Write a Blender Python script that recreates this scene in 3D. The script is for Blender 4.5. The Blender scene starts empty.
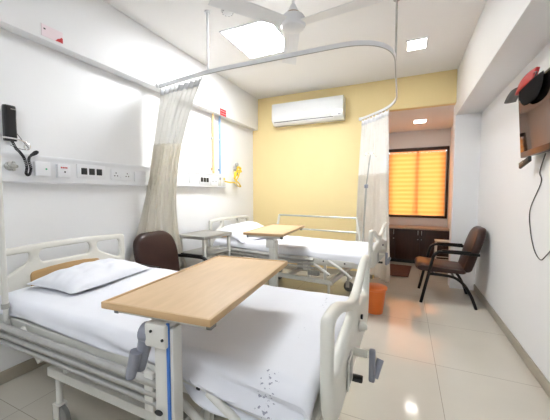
import bpy, bmesh, math, random
from mathutils import Vector, Matrix, noise
random.seed(7)
sc = bpy.context.scene
COL = sc.collection
PI = math.pi
V = Vector

# ------------------------------------------------------------------ materials
def mat(name, col, rough=0.5, metal=0.0, var=0.04, scale=6.0, bump=0.0, bscale=40.0, coat=0.0, spec=0.5):
    m = bpy.data.materials.new(name); m.use_nodes = True
    nt = m.node_tree; b = nt.nodes['Principled BSDF']
    tc = nt.nodes.new('ShaderNodeTexCoord')
    n = nt.nodes.new('ShaderNodeTexNoise'); n.inputs['Scale'].default_value = scale; n.inputs['Detail'].default_value = 4
    nt.links.new(tc.outputs['Object'], n.inputs['Vector'])
    r = nt.nodes.new('ShaderNodeValToRGB')
    c0 = [max(0, c * (1 - var)) for c in col]; c1 = [min(1, c * (1 + var)) for c in col]
    r.color_ramp.elements[0].color = (*c0, 1); r.color_ramp.elements[1].color = (*c1, 1)
    r.color_ramp.elements[0].position = .3; r.color_ramp.elements[1].position = .7
    nt.links.new(n.outputs['Fac'], r.inputs['Fac']); nt.links.new(r.outputs['Color'], b.inputs['Base Color'])
    b.inputs['Roughness'].default_value = rough; b.inputs['Metallic'].default_value = metal
    b.inputs['Coat Weight'].default_value = coat; b.inputs['Specular IOR Level'].default_value = spec
    if bump > 0:
        n2 = nt.nodes.new('ShaderNodeTexNoise'); n2.inputs['Scale'].default_value = bscale; n2.inputs['Detail'].default_value = 3
        nt.links.new(tc.outputs['Object'], n2.inputs['Vector'])
        bp = nt.nodes.new('ShaderNodeBump'); bp.inputs['Strength'].default_value = bump; bp.inputs['Distance'].default_value = .01
        nt.links.new(n2.outputs['Fac'], bp.inputs['Height']); nt.links.new(bp.outputs['Normal'], b.inputs['Normal'])
    return m

def emis(name, col, strength):
    m = bpy.data.materials.new(name); m.use_nodes = True
    nt = m.node_tree; nt.nodes.remove(nt.nodes['Principled BSDF'])
    e = nt.nodes.new('ShaderNodeEmission'); e.inputs['Color'].default_value = (*col, 1); e.inputs['Strength'].default_value = strength
    nt.links.new(e.outputs[0], nt.nodes['Material Output'].inputs['Surface'])
    return m

def wood(name, c0, c1, stretch=(2, 14, 14), rough=0.35, scale=3.0):
    m = mat(name, c0, rough)
    nt = m.node_tree; b = nt.nodes['Principled BSDF']
    tc = nt.nodes.new('ShaderNodeTexCoord'); mp = nt.nodes.new('ShaderNodeMapping'); mp.inputs['Scale'].default_value = stretch
    n = nt.nodes.new('ShaderNodeTexNoise'); n.inputs['Scale'].default_value = scale; n.inputs['Detail'].default_value = 6
    r = nt.nodes.new('ShaderNodeValToRGB'); r.color_ramp.elements[0].color = (*c0, 1); r.color_ramp.elements[1].color = (*c1, 1)
    r.color_ramp.elements[0].position = .35; r.color_ramp.elements[1].position = .65
    nt.links.new(tc.outputs['Object'], mp.inputs['Vector']); nt.links.new(mp.outputs[0], n.inputs['Vector'])
    nt.links.new(n.outputs['Fac'], r.inputs['Fac']); nt.links.new(r.outputs['Color'], b.inputs['Base Color'])
    return m

M = {}
M['wall'] = mat('white wall paint', (.87, .872, .88), .55, var=.012, scale=1.5, bump=.03, bscale=60)
M['yellow'] = mat('pale yellow wall paint', (.86, .69, .35), .6, var=.02, scale=1.5, bump=.03, bscale=60)
M['ceil'] = mat('white ceiling paint', (.90, .89, .88), .8, var=.01, scale=1.2)
M['base'] = mat('beige skirting tile', (.40, .36, .29), .3, var=.06, scale=4)
M['bed'] = mat('cream moulded plastic', (.76, .745, .68), .35, var=.02, scale=3)
M['enamel'] = mat('off-white enamelled steel', (.70, .69, .645), .35, var=.03, scale=5)
M['steel'] = mat('brushed steel tube', (.50, .50, .485), .30, .85, var=.05, scale=20)
M['satin'] = mat('satin grey metal', (.42, .42, .40), .4, .6, var=.05, scale=10)
M['chrome'] = mat('chrome', (.8, .8, .8), .15, 1.0, var=.02)
M['black'] = mat('black plastic', (.012, .012, .013), .3, var=.2)
M['rubber'] = mat('grey rubber', (.20, .20, .19), .6, var=.1)
M['greyplastic'] = mat('blue-grey plastic', (.27, .28, .33), .42, var=.04)
M['linen'] = mat('white cotton', (.76, .77, .815), .85, var=.015, scale=5, bump=.22, bscale=7, spec=.2)
M['mattress'] = mat('mattress cover', (.62, .63, .66), .7, var=.03, bump=.05)
M['oak'] = wood('pale oak laminate', (.64, .45, .265), (.69, .49, .295), (14, 2, 14), .5)
M['oak_edge'] = wood('oak edge band', (.56, .37, .19), (.62, .42, .23), (2, 2, 14), .5)
M['oak_dark'] = wood('golden wood panel', (.50, .31, .13), (.57, .36, .165), (14, 2, 14))
M['curtain'] = mat('ivory curtain fabric', (.90, .875, .82), .85, var=.03, scale=6, bump=.05, bscale=120, spec=.15)
M['leather'] = mat('brown leatherette', (.038, .016, .012), .33, var=.15, scale=8, bump=.04, bscale=160, spec=.35)
M['darktube'] = mat('black painted steel tube', (.008, .007, .007), .35, var=.1, spec=.25)
M['cabinet'] = wood('dark wenge laminate', (.036, .013, .009), (.052, .020, .014), (14, 14, 2), .4)
M['counter'] = mat('beige granite counter', (.47, .36, .28), .3, var=.12, scale=30)
M['orange'] = mat('orange plastic', (.83, .19, .035), .35, var=.04)
M['matbrown'] = mat('brown doormat fibre', (.12, .045, .03), .95, var=.3, scale=60, bump=.4, bscale=150)
M['whiteplastic'] = mat('white plastic', (.82, .83, .85), .35, var=.01)
M['acwhite'] = mat('glossy white plastic', (.80, .81, .81), .12, var=.01, coat=.5)
M['dark'] = mat('dark slot', (.02, .02, .022), .4, var=.1)
M['stainless'] = mat('stainless sheet', (.44, .43, .40), .32, .75, var=.06, scale=9)
M['red'] = mat('red', (.56, .025, .03), .45, var=.08)
M['pink'] = mat('pale pink card', (.86, .74, .78), .5, var=.02)
M['green'] = mat('green lamp', (.05, .45, .22), .4)
M['pipeorange'] = mat('ochre pipe paint', (.85, .58, .28), .4, var=.03)
M['pipeblue'] = mat('light blue pipe paint', (.36, .54, .80), .4, var=.03)
M['yellowtube'] = mat('yellow rubber tube', (.85, .60, .04), .4, var=.05)
M['bluestrip'] = mat('blue strip', (.05, .18, .56), .4, var=.03)
M['winframe'] = mat('dark brown aluminium', (.045, .025, .017), .4, var=.1)
M['panelemit'] = emis('lit panel diffuser', (.96, .98, 1), 22.5)
M['dlemit'] = emis('lit downlight diffuser', (1, .95, .88), 9.0)
M['capgrey'] = mat('grey cloth', (.25, .25, .25), .8, var=.1)
M['matteblack'] = mat('matte black', (.010, .010, .011), .95, var=.2, spec=.1)
M['string'] = mat('dark thin cable', (.10, .10, .10), .5)

# TV screen: glossy black glass
M['screen'] = mat('glossy dark screen', (.012, .011, .010), .045, var=.1, spec=1.0, coat=1.0)

# floor: large glossy beige tiles with thin joints
def floor_mat():
    m = mat('glossy beige vitrified tile', (.61, .57, .495), .09, var=.035, scale=2.2, spec=.55)
    nt = m.node_tree; b = nt.nodes['Principled BSDF']
    src = b.inputs['Base Color'].links[0].from_socket
    tc = nt.nodes.new('ShaderNodeTexCoord'); mp = nt.nodes.new('ShaderNodeMapping')
    mp.inputs['Location'].default_value = (-.25, -2.50, 0)
    br = nt.nodes.new('ShaderNodeTexBrick'); br.offset = 0.0
    br.inputs['Scale'].default_value = 1.0; br.inputs['Mortar Size'].default_value = .0018
    br.inputs['Brick Width'].default_value = .8; br.inputs['Row Height'].default_value = .8
    br.inputs['Color1'].default_value = (1, 1, 1, 1); br.inputs['Color2'].default_value = (.97, .97, .96, 1); br.inputs['Mortar'].default_value = (.52, .50, .46, 1)
    nt.links.new(tc.outputs['Object'], mp.inputs['Vector']); nt.links.new(mp.outputs[0], br.inputs['Vector'])
    mx = nt.nodes.new('ShaderNodeMix'); mx.data_type = 'RGBA'; mx.blend_type = 'MULTIPLY'; mx.inputs['Factor'].default_value = 1
    nt.links.new(src, mx.inputs['A']); nt.links.new(br.outputs['Color'], mx.inputs['B'])
    nt.links.new(mx.outputs['Result'], b.inputs['Base Color'])
    return m
M['floor'] = floor_mat()

# sheet with small printed laundry marks near one end
def printed_linen():
    m = M['linen'].copy(); m.name = 'white cotton with faded print'
    nt = m.node_tree; b = nt.nodes['Principled BSDF']
    src = b.inputs['Base Color'].links[0].from_socket
    tc = nt.nodes.new('ShaderNodeTexCoord')
    n = nt.nodes.new('ShaderNodeTexNoise'); n.inputs['Scale'].default_value = 75; n.inputs['Detail'].default_value = 5
    nt.links.new(tc.outputs['Object'], n.inputs['Vector'])
    g1 = nt.nodes.new('ShaderNodeMath'); g1.operation = 'GREATER_THAN'; g1.inputs[1].default_value = .60
    nt.links.new(n.outputs['Fac'], g1.inputs[0])
    sep = nt.nodes.new('ShaderNodeSeparateXYZ'); nt.links.new(tc.outputs['Object'], sep.inputs[0])
    def band(sock, lo, hi):
        a = nt.nodes.new('ShaderNodeMath'); a.operation = 'GREATER_THAN'; a.inputs[1].default_value = lo; nt.links.new(sock, a.inputs[0])
        c = nt.nodes.new('ShaderNodeMath'); c.operation = 'LESS_THAN'; c.inputs[1].default_value = hi; nt.links.new(sock, c.inputs[0])
        d = nt.nodes.new('ShaderNodeMath'); d.operation = 'MULTIPLY'; nt.links.new(a.outputs[0], d.inputs[0]); nt.links.new(c.outputs[0], d.inputs[1])
        return d.outputs[0]
    def mul(a, c):
        d = nt.nodes.new('ShaderNodeMath'); d.operation = 'MULTIPLY'
        nt.links.new(a, d.inputs[0])
        if isinstance(c, float): d.inputs[1].default_value = c
        else: nt.links.new(c, d.inputs[1])
        return d.outputs[0]
    strong = mul(band(sep.outputs['X'], .86, .93), band(sep.outputs['Y'], -.60, -.43))
    n2 = nt.nodes.new('ShaderNodeTexNoise'); n2.inputs['Scale'].default_value = 9; nt.links.new(tc.outputs['Object'], n2.inputs['Vector'])
    g2 = nt.nodes.new('ShaderNodeMath'); g2.operation = 'GREATER_THAN'; g2.inputs[1].default_value = .56; nt.links.new(n2.outputs['Fac'], g2.inputs[0])
    faint = mul(mul(mul(band(sep.outputs['X'], .89, .915), band(sep.outputs['Y'], -.42, .40)), g2.outputs[0]), .45)
    ad = nt.nodes.new('ShaderNodeMath'); ad.operation = 'ADD'; ad.use_clamp = True
    nt.links.new(strong, ad.inputs[0]); nt.links.new(faint, ad.inputs[1])
    fac = mul(mul(ad.outputs[0], g1.outputs[0]), .6)
    mx = nt.nodes.new('ShaderNodeMix'); mx.data_type = 'RGBA'
    nt.links.new(fac, mx.inputs['Factor']); nt.links.new(src, mx.inputs['A']); mx.inputs['B'].default_value = (.05, .06, .14, 1)
    nt.links.new(mx.outputs['Result'], b.inputs['Base Color'])
    return m
M['printed'] = printed_linen()

def net_mat():
    m = mat('sheer curtain net', (.92, .90, .85), .9, var=.03)
    nt = m.node_tree; b = nt.nodes['Principled BSDF']; out = nt.nodes['Material Output']
    t = nt.nodes.new('ShaderNodeBsdfTransparent'); mx = nt.nodes.new('ShaderNodeMixShader'); mx.inputs[0].default_value = .86
    nt.links.new(t.outputs[0], mx.inputs[1]); nt.links.new(b.outputs[0], mx.inputs[2]); nt.links.new(mx.outputs[0], out.inputs['Surface'])
    return m
M['net'] = net_mat()
def cloth_light(key, amt):
    m = M[key]; nt = m.node_tree; b = nt.nodes['Principled BSDF']; out = nt.nodes['Material Output']
    t = nt.nodes.new('ShaderNodeBsdfTranslucent'); mx = nt.nodes.new('ShaderNodeMixShader'); mx.inputs[0].default_value = amt
    nt.links.new(b.inputs['Base Color'].links[0].from_socket, t.inputs[0])
    nt.links.new(b.outputs[0], mx.inputs[1]); nt.links.new(t.outputs[0], mx.inputs[2]); nt.links.new(mx.outputs[0], out.inputs['Surface'])
cloth_light('curtain', .58)

def blind_mat():
    m = bpy.data.materials.new('orange backlit blind cloth'); m.use_nodes = True
    nt = m.node_tree; nt.nodes.remove(nt.nodes['Principled BSDF']); out = nt.nodes['Material Output']
    tc = nt.nodes.new('ShaderNodeTexCoord'); w = nt.nodes.new('ShaderNodeTexWave'); w.bands_direction = 'Z'; w.inputs['Scale'].default_value = 3.6; w.inputs['Distortion'].default_value = .4
    nt.links.new(tc.outputs['Object'], w.inputs['Vector'])
    r = nt.nodes.new('ShaderNodeValToRGB')
    r.color_ramp.elements[0].color = (1, .55, .24, 1); r.color_ramp.elements[1].color = (1, .66, .34, 1)
    nt.links.new(w.outputs['Fac'], r.inputs['Fac'])
    d = nt.nodes.new('ShaderNodeBsdfDiffuse'); t = nt.nodes.new('ShaderNodeBsdfTranslucent')
    nt.links.new(r.outputs[0], d.inputs[0]); nt.links.new(r.outputs[0], t.inputs[0])
    mx = nt.nodes.new('ShaderNodeMixShader'); mx.inputs[0].default_value = .6
    nt.links.new(d.outputs[0], mx.inputs[1]); nt.links.new(t.outputs[0], mx.inputs[2]); nt.links.new(mx.outputs[0], out.inputs['Surface'])
    return m
M['blind'] = blind_mat()
def glass_mat():
    m = bpy.data.materials.new('window glass'); m.use_nodes = True
    nt = m.node_tree; nt.nodes.remove(nt.nodes['Principled BSDF']); out = nt.nodes['Material Output']
    t = nt.nodes.new('ShaderNodeBsdfTransparent'); g = nt.nodes.new('ShaderNodeBsdfGlossy'); g.inputs['Roughness'].default_value = .02
    mx = nt.nodes.new('ShaderNodeMixShader'); mx.inputs[0].default_value = .06
    nt.links.new(t.outputs[0], mx.inputs[1]); nt.links.new(g.outputs[0], mx.inputs[2]); nt.links.new(mx.outputs[0], out.inputs['Surface'])
    return m
M['glass'] = glass_mat()

# ------------------------------------------------------------------ mesh helpers
def link(name, me, m, parent=None, loc=(0, 0, 0), rot=(0, 0, 0)):
    o = bpy.data.objects.new(name, me); COL.objects.link(o)
    if m is not None:
        for mm in (m if isinstance(m, (list, tuple)) else [m]): me.materials.append(mm)
    o.location = loc; o.rotation_euler = rot
    if parent: o.parent = parent
    return o

class MB:
    def __init__(s): s.bm = bmesh.new()
    def box(s, c, d, bev=0.0, rot=None, seg=2, mi=0):
        r = bmesh.ops.create_cube(s.bm, size=1.0); vs = r['verts']
        bmesh.ops.scale(s.bm, vec=V(d), verts=vs)
        if bev > 0:
            es = list({e for v in vs for e in v.link_edges})
            g = bmesh.ops.bevel(s.bm, geom=es, offset=bev, segments=seg, profile=.5, affect='EDGES', clamp_overlap=True)
            vs = list({v for f in g['faces'] for v in f.verts} | {v for v in vs if v.is_valid})
            vs = list({v for v0 in vs for f in v0.link_faces for v in f.verts} | set(vs))
        if rot is not None: bmesh.ops.transform(s.bm, matrix=rot.to_4x4(), verts=vs)
        bmesh.ops.translate(s.bm, vec=V(c), verts=vs)
        if mi:
            for v in vs:
                for f in v.link_faces: f.material_index = mi
        return s
    def cyl(s, a, b, r, r2=None, seg=16):
        return s.tube([a, b], r, seg, r_end=r2)
    def tube(s, pts, r, seg=12, cap=True, r_end=None, closed=False):
        pts = [V(p) for p in pts]; n = len(pts); rings = []
        t0 = (pts[1] - pts[0]).normalized()
        up = V((0, 0, 1)) if abs(t0.z) < .9 else V((1, 0, 0))
        nrm = t0.cross(up).normalized(); prev = t0
        for i, p in enumerate(pts):
            if closed: t = (pts[(i + 1) % n] - pts[i - 1]).normalized()
            elif i == 0: t = t0
            elif i == n - 1: t = (pts[i] - pts[i - 1]).normalized()
            else: t = ((pts[i + 1] - p).normalized() + (p - pts[i - 1]).normalized()).normalized()
            ax = prev.cross(t)
            if ax.length > 1e-6: nrm = Matrix.Rotation(prev.angle(t), 3, ax.normalized()) @ nrm
            nrm = (nrm - t * nrm.dot(t)).normalized(); bn = t.cross(nrm); prev = t
            rr = r if r_end is None else r + (r_end - r) * i / (n - 1)
            rings.append([s.bm.verts.new(p + (nrm * math.cos(k * 2 * PI / seg) + bn * math.sin(k * 2 * PI / seg)) * rr) for k in range(seg)])
        m = n if closed else n - 1
        for i in range(m):
            A, B = rings[i], rings[(i + 1) % n]
            for k in range(seg): s.bm.faces.new((A[k], A[(k + 1) % seg], B[(k + 1) % seg], B[k]))
        if cap and not closed:
            s.bm.faces.new(list(reversed(rings[0]))); s.bm.faces.new(rings[-1])
        return s
    def lathe(s, prof, c=(0, 0, 0), seg=32, axis='Z'):
        rings = []
        for r, z in prof:
            ring = []
            for k in range(seg):
                a = 2 * PI * k / seg; x, y = r * math.cos(a), r * math.sin(a)
                p = V((x, y, z)) if axis == 'Z' else (V((z, x, y)) if axis == 'X' else V((x, z, y)))
                ring.append(s.bm.verts.new(p + V(c)))
            rings.append(ring)
        for A, B in zip(rings, rings[1:]):
            for k in range(seg):
                try: s.bm.faces.new((A[k], A[(k + 1) % seg], B[(k + 1) % seg], B[k]))
                except ValueError: pass
        for ring in (rings[0], rings[-1]):
            try: s.bm.faces.new(ring)
            except ValueError: pass
        return s
    def grid(s, f, nu, nv):
        vs = [[s.bm.verts.new(f(i / nu, j / nv)) for j in range(nv + 1)] for i in range(nu + 1)]
        for i in range(nu):
            for j in range(nv): s.bm.faces.new((vs[i][j], vs[i + 1][j], vs[i + 1][j + 1], vs[i][j + 1]))
        return s
    def prism(s, poly, a, b, axis='Y'):
        """closed polygon in the plane across axis, from a to b"""
        def P(u, v, w): return V((u, w, v)) if axis == 'Y' else (V((w, u, v)) if axis == 'X' else V((u, v, w)))
        A = [s.bm.verts.new(P(u, v, a)) for u, v in poly]; B = [s.bm.verts.new(P(u, v, b)) for u, v in poly]
        n = len(poly)
        for i in range(n): s.bm.faces.new((A[i], A[(i + 1) % n], B[(i + 1) % n], B[i]))
        s.bm.faces.new(list(reversed(A))); s.bm.faces.new(B)
        return s
    def build(s, name, m, parent=None, loc=(0, 0, 0), rot=(0, 0, 0), smooth=True, ang=38, recalc=True):
        if recalc: bmesh.ops.recalc_face_normals(s.bm, faces=s.bm.faces[:])
        me = bpy.data.meshes.new(name); s.bm.to_mesh(me); s.bm.free()
        if smooth:
            for p in me.polygons: p.use_smooth = True
            me.set_sharp_from_angle(angle=math.radians(ang))
        return link(name, me, m, parent, loc, rot)

def fillet(pts, r, n=6):
    pts = [V(p) for p in pts]; out = [pts[0]]
    for i in range(1, len(pts) - 1):
        p = pts[i]; a = pts[i - 1] - p; b = pts[i + 1] - p
        d = min(r, a.length * .49, b.length * .49)
        A = p + a.normalized() * d; B = p + b.normalized() * d
        for k in range(n + 1):
            t = k / n; out.append(A * (1 - t) ** 2 + p * 2 * t * (1 - t) + B * t * t)
    out.append(pts[-1]); return out

def spline(pts, n=8):
    pts = [V(p) for p in pts]; out = []
    for i in range(len(pts) - 1):
        p0 = pts[max(i - 1, 0)]; p1 = pts[i]; p2 = pts[i + 1]; p3 = pts[min(i + 2, len(pts) - 1)]
        for k in range(n):
            t = k / n
            out.append(.5 * ((2 * p1) + (p2 - p0) * t + (2 * p0 - 5 * p1 + 4 * p2 - p3) * t * t + (3 * p1 - p0 - 3 * p2 + p3) * t ** 3))
    out.append(pts[-1]); return out

def round_poly(poly, r, n=5):
    out = []; N = len(poly)
    for i in range(N):
        p = V((*poly[i][:2], 0)); a = V((*poly[i - 1][:2], 0)) - p; b = V((*poly[(i + 1) % N][:2], 0)) - p
        d = min(r if len(poly[i]) < 3 else poly[i][2], a.length * .48, b.length * .48)
        A = p + a.normalized() * d; B = p + b.normalized() * d
        for k in range(n + 1):
            t = k / n; q = A * (1 - t) ** 2 + p * 2 * t * (1 - t) + B * t * t; out.append((q.x, q.y))
    return out

def plate(outlines, thick, bev, mtx):
    """solid board with holes: outlines in 2-D, extruded, rounded edges; mtx maps (u, v, w) into place"""
    cu = bpy.data.curves.new('board_outline', 'CURVE'); cu.dimensions = '2D'; cu.fill_mode = 'BOTH'
    cu.extrude = max(thick / 2 - bev, 1e-4); cu.bevel_depth = bev; cu.bevel_resolution = 3; cu.offset = -bev
    for pl in outlines:
        sp = cu.splines.new('POLY'); sp.points.add(len(pl) - 1); sp.use_cyclic_u = True
        for q, (x, y) in zip(sp.points, pl): q.co = (x, y, 0, 1)
    o = bpy.data.objects.new('board_outline', cu); COL.objects.link(o)
    dg = bpy.context.evaluated_depsgraph_get(); dg.update()
    me = bpy.data.meshes.new_from_object(o.evaluated_get(dg), depsgraph=dg)
    bpy.data.objects.remove(o); bpy.data.curves.remove(cu)
    me.materials.clear()
    bm = bmesh.new(); bm.from_mesh(me)
    bmesh.ops.remove_doubles(bm, verts=bm.verts[:], dist=1e-5)
    bmesh.ops.transform(bm, matrix=mtx, verts=bm.verts[:]); bmesh.ops.recalc_face_normals(bm, faces=bm.faces[:])
    bm.to_mesh(me); bm.free()
    for p in me.polygons: p.use_smooth = True
    me.set_sharp_from_angle(angle=math.radians(45))
    return me
# (u,v,w) -> x=w, y=u, z=v
YZ = Matrix(((0, 0, 1, 0), (1, 0, 0, 0), (0, 1, 0, 0), (0, 0, 0, 1)))

def thing(name, label, cat, loc=(0, 0, 0), rz=0.0, group=None):
    o = bpy.data.objects.new(name, None); COL.objects.link(o); o.empty_display_size = .1
    o.location = loc; o.rotation_euler = (0, 0, rz)
    return tag(o, label, cat, group)
def tag(o, label, cat, group=None):
    o['label'] = label; o['category'] = cat
    if group: o['group'] = group
    return o
def struct(o): o['kind'] = 'structure'; return o

# ------------------------------------------------------------------ the room
L, R, D, C = -2.56, .907, 4.68, 3.03
F = -1.3            # wall behind the camera
BF = .61            # face of the right-hand beam
LB = -2.45          # face of the left-hand beam
BX0, BX1, BYW, BZ = -.42, .765, 6.45, 2.58     # window bay
T = .15
struct(MB().box(((L + R) / 2, (F + BYW) / 2, -.05), (R - L + .6, BYW - F + .6, .1)).build('floor', M['floor'], smooth=False))
struct(MB().box(((L + R) / 2, (F + D) / 2, C + .05), (R - L + .3, D - F + .3, .1)).build('ceiling', M['ceil'], smooth=False))
struct(MB().box((L - T / 2, (F + D) / 2, C / 2), (T, D - F, C)).build('wall_left', M['wall'], smooth=False))
struct(MB().box((R + T / 2, (F + D) / 2, C / 2), (T, D - F, C)).build('wall_right', M['wall'], smooth=False))
struct(MB().box(((L + R) / 2, F - T / 2, C / 2), (R - L + 2 * T, T, C)).build('wall_front', M['wall'], smooth=False))
w = MB().box(((L - T + BX0) / 2, D + .1, C / 2), (BX0 - L + T, .2, C))
w.box(((BX0 + BF) / 2, D + .1, (BZ + C) / 2), (BF - BX0, .2, C - BZ))
struct(w.build('wall_back', M['yellow'], smooth=False))
struct(MB().box(((BF + R + T) / 2, D + .1, C / 2), (R + T - BF, .2, C)).build('wall_pier', M['wall'], smooth=False))
struct(MB().box(((BF + R) / 2, (F + D) / 2, (2.41 + C) / 2), (R - BF, D - F, C - 2.41), .006).build('trim_1', M['wall']))
struct(MB().box(((L + LB) / 2, (F + D) / 2, (2.475 + C) / 2), (LB - L, D - F, C - 2.475), .006).build('trim_2', M['wall']))
# bay
struct(MB().box((BX0 - T / 2, (D + .2 + BYW) / 2, BZ / 2), (T, BYW - D - .2, BZ)).build('wall_bay_left', M['wall'], smooth=False))
struct(MB().box((BX1 + T / 2, (D + .2 + BYW) / 2, BZ / 2), (T, BYW - D - .2, BZ)).build('wall_bay_right', M['wall'], smooth=False))
struct(MB().box(((BX0 + BX1) / 2, (D + .2 + BYW) / 2, BZ + .04), (BX1 - BX0 + 2 * T, BYW - D - .2 + .2, .08)).build('ceiling_bay', M['ceil'], smooth=False))
WX0, WX1, WZ0, WZ1 = -.36, .755, .85, 2.245
w = MB().box(((BX0 + BX1) / 2, BYW + .1, WZ0 / 2), (BX1 - BX0 + 2 * T, .2, WZ0))
w.box(((BX0 + BX1) / 2, BYW + .1, (WZ1 + BZ + .08) / 2), (BX1 - BX0 + 2 * T, .2, BZ + .08 - WZ1))
w.box(((BX0 - T + WX0) / 2, BYW + .1, (WZ0 + WZ1) / 2), (WX0 - BX0 + T, .2, WZ1 - WZ0))
w.box(((BX1 + T + WX1) / 2, BYW + .1, (WZ0 + WZ1) / 2), (BX1 + T - WX1, .2, WZ1 - WZ0))
struct(w.build('wall_window', M['wall'], smooth=False))
# window
wn = struct(thing('window_1', 'window in the bay', 'window', ((WX0 + WX1) / 2, BYW, 0)))
del wn['label']; del wn['category']
hw = (WX1 - WX0) / 2
f = MB()
for sx in (-1, 1): f.box((sx * (hw - .02), .03, (WZ0 + WZ1) / 2), (.04, .1, WZ1 - WZ0), .004)
f.box((0, .03, WZ0 + .02), (2 * hw, .1, .04), .004); f.box((0, .03, WZ1 - .03), (2 * hw, .1, .06), .004)
f.build('window_frame', M['winframe'], wn)
MB().box((.025, .075, (WZ0 + WZ1) / 2), (.05, .04, WZ1 - WZ0 - .08), .004).build('mullion', M['winframe'], wn)
for sx in (-1, 1):
    MB().box((sx * hw / 2, .085, (WZ0 + WZ1) / 2), (hw - .06, .006, WZ1 - WZ0 - .1)).build('window_pane', M['glass'], wn, smooth=False)
# blind inside the frame
bl = thing('window_blind', 'orange cloth blind drawn down over the bay window, glowing with daylight', 'blind', ((WX0 + WX1) / 2, BYW + .025, WZ1 - .06))
hb_ = WZ1 - WZ0 - .10
b = MB()
def fb(u, v):
    x = -hw + .041 + u * (2 * hw - .082); z = -.03 - v * (hb_ - .03)
    return V((x, -.004 * abs(math.sin(v * PI * 11)), z))
b.grid(fb, 6, 110)
o = b.build('blind_cloth', M['blind'], bl); s_ = o.modifiers.new('t', 'SOLIDIFY'); s_.thickness = .002
MB().cyl((-hw + .05, 0, -.015), (hw - .05, 0, -.015), .014).build('roller', M['blind'], bl)
MB().box((0, 0, -hb_ - .005), (2 * hw - .11, .014, .022), .004).build('bottom_bar', M['counter'], bl)
MB().tube([(hw - .05, -.02, -.03), (hw - .048, -.021, -.6), (hw - .046, -.02, -1.0)], .002, 6).build('pull_cord', M['satin'], bl)
# skirting
def skirt(name, c, d): return struct(MB().box(c, d, .003).build(name, M['base']))
skirt('baseboard_left', (L + .006, (F + D) / 2, .045), (.012, D - F, .09))
skirt('baseboard_right', (R - .006, (F + D) / 2, .045), (.012, D - F, .09))
skirt('baseboard_back', ((L + BX0) / 2, D - .006, .045), (BX0 - L - .03, .012, .09))
skirt('baseboard_bay', (BX1 - .006, 5.42, .045), (.012, 1.06, .09))
skirt('baseboard_front', ((L + R) / 2, F + .006, .045), (R - L - .03, .012, .09))

# ------------------------------------------------------------------ ceiling fittings
def ceiling_panel(label, x0, x1, y0, y1, z, m, fr=.022, cat='ceiling light', name='ceiling_light'):
    t = thing(name, label, cat, ((x0 + x1) / 2, (y0 + y1) / 2, z))
    hx, hy = (x1 - x0) / 2, (y1 - y0) / 2
    f = MB()
    for sx in (-1, 1): f.box((sx * (hx - fr / 2), 0, -.006), (fr, 2 * hy, .012), .002)
    for sy in (-1, 1): f.box((0, sy * (hy - fr / 2), -.006), (2 * hx - 2 * fr, fr, .012), .002)
    f.build('light_frame', M['whiteplastic'], t)
    MB().box((0, 0, -.004), (2 * hx - 2 * fr, 2 * hy - 2 * fr, .006)).build('diffuser', m, t, smooth=False)
    return t
ceiling_panel('large square lit ceiling panel above the fan and curtain rail', -1.81, -1.22, 2.58, 3.25, C, M['panelemit'])
ceiling_panel('small square downlight in the main ceiling near the yellow wall', -.03, .19, 3.59, 3.85, C, M['dlemit'], .015, 'downlight', 'downlight')
ceiling_panel('small square downlight in the low bay ceiling by the window', .10, .31, 5.47, 5.72, BZ, M['dlemit'], .015, 'downlight', 'downlight')

sd = thing('smoke_detector', 'round white smoke detector on the ceiling left of the fan', 'smoke detector', (-1.535, 2.33, C))
MB().lathe([(.0, 0), (.055, 0), (.058, -.012), (.050, -.024), (.03, -.034), (0, -.036)]).build('detector_body', M['whiteplastic'], sd)
d = MB()
for k in range(10):
    a = 2 * PI * k / 10; d.box((.048 * math.cos(a), .048 * math.sin(a), -.024), (.012, .006, .006), 0, Matrix.Rotation(a + PI / 2, 3, 'Z'))
d.build('vent_slots', M['greyplastic'], sd, smooth=False)

fx, fy, fz = -.815, 2.14, 2.645
fan = thing('ceiling_fan', 'white three-blade ceiling fan hanging beside the lit panel', 'fan', (fx, fy, C))
dz = fz - C
MB().lathe([(0, 0), (.075, 0), (.07, -.03), (.045, -.07), (.02, -.09), (0, -.09)]).build('canopy', M['whiteplastic'], fan)
MB().cyl((0, 0, -.08), (0, 0, dz + .11), .012).lathe([(0, dz + .14), (.02, dz + .135), (.035, dz + .10), (.05, dz + .075), (0, dz + .075)]).build('down_rod', M['whiteplastic'], fan)
MB().lathe([(0, dz + .078), (.045, dz + .078), (.05, dz + .055), (.085, dz + .045), (.098, dz + .02), (.096, dz - .015), (.085, dz - .035), (.05, dz - .05), (0, dz - .052)]).build('motor_housing', M['whiteplastic'], fan)
MB().lathe([(.0505, dz + .074), (.0535, dz + .070), (.0535, dz + .062), (.0505, dz + .058)]).build('trim_ring', M['counter'], fan)
for ang in (-6, 114.5, 234.5):
    a = math.radians(ang); Rz = Matrix.Rotation(a, 4, 'Z')
    bb = MB()
    bb.box((.365, 0, 0), (.56, .14, .006), .0028, seg=1)
    for v in bb.bm.verts:
        if v.co.x < .15: v.co.y *= .82
        v.co.z += v.co.y * .16 - .01 * (v.co.x - .1) + dz - .012
    bmesh.ops.transform(bb.bm, matrix=Rz, verts=bb.bm.verts[:])
    bl_ = bb.build('blade', M['whiteplastic'], fan)
    bk = MB().box((.12, 0, dz - .005), (.11, .05, .006), .002); bmesh.ops.transform(bk.bm, matrix=Rz, verts=bk.bm.verts[:])
    bk.build('blade_bracket', M['whiteplastic'], bl_)

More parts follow.
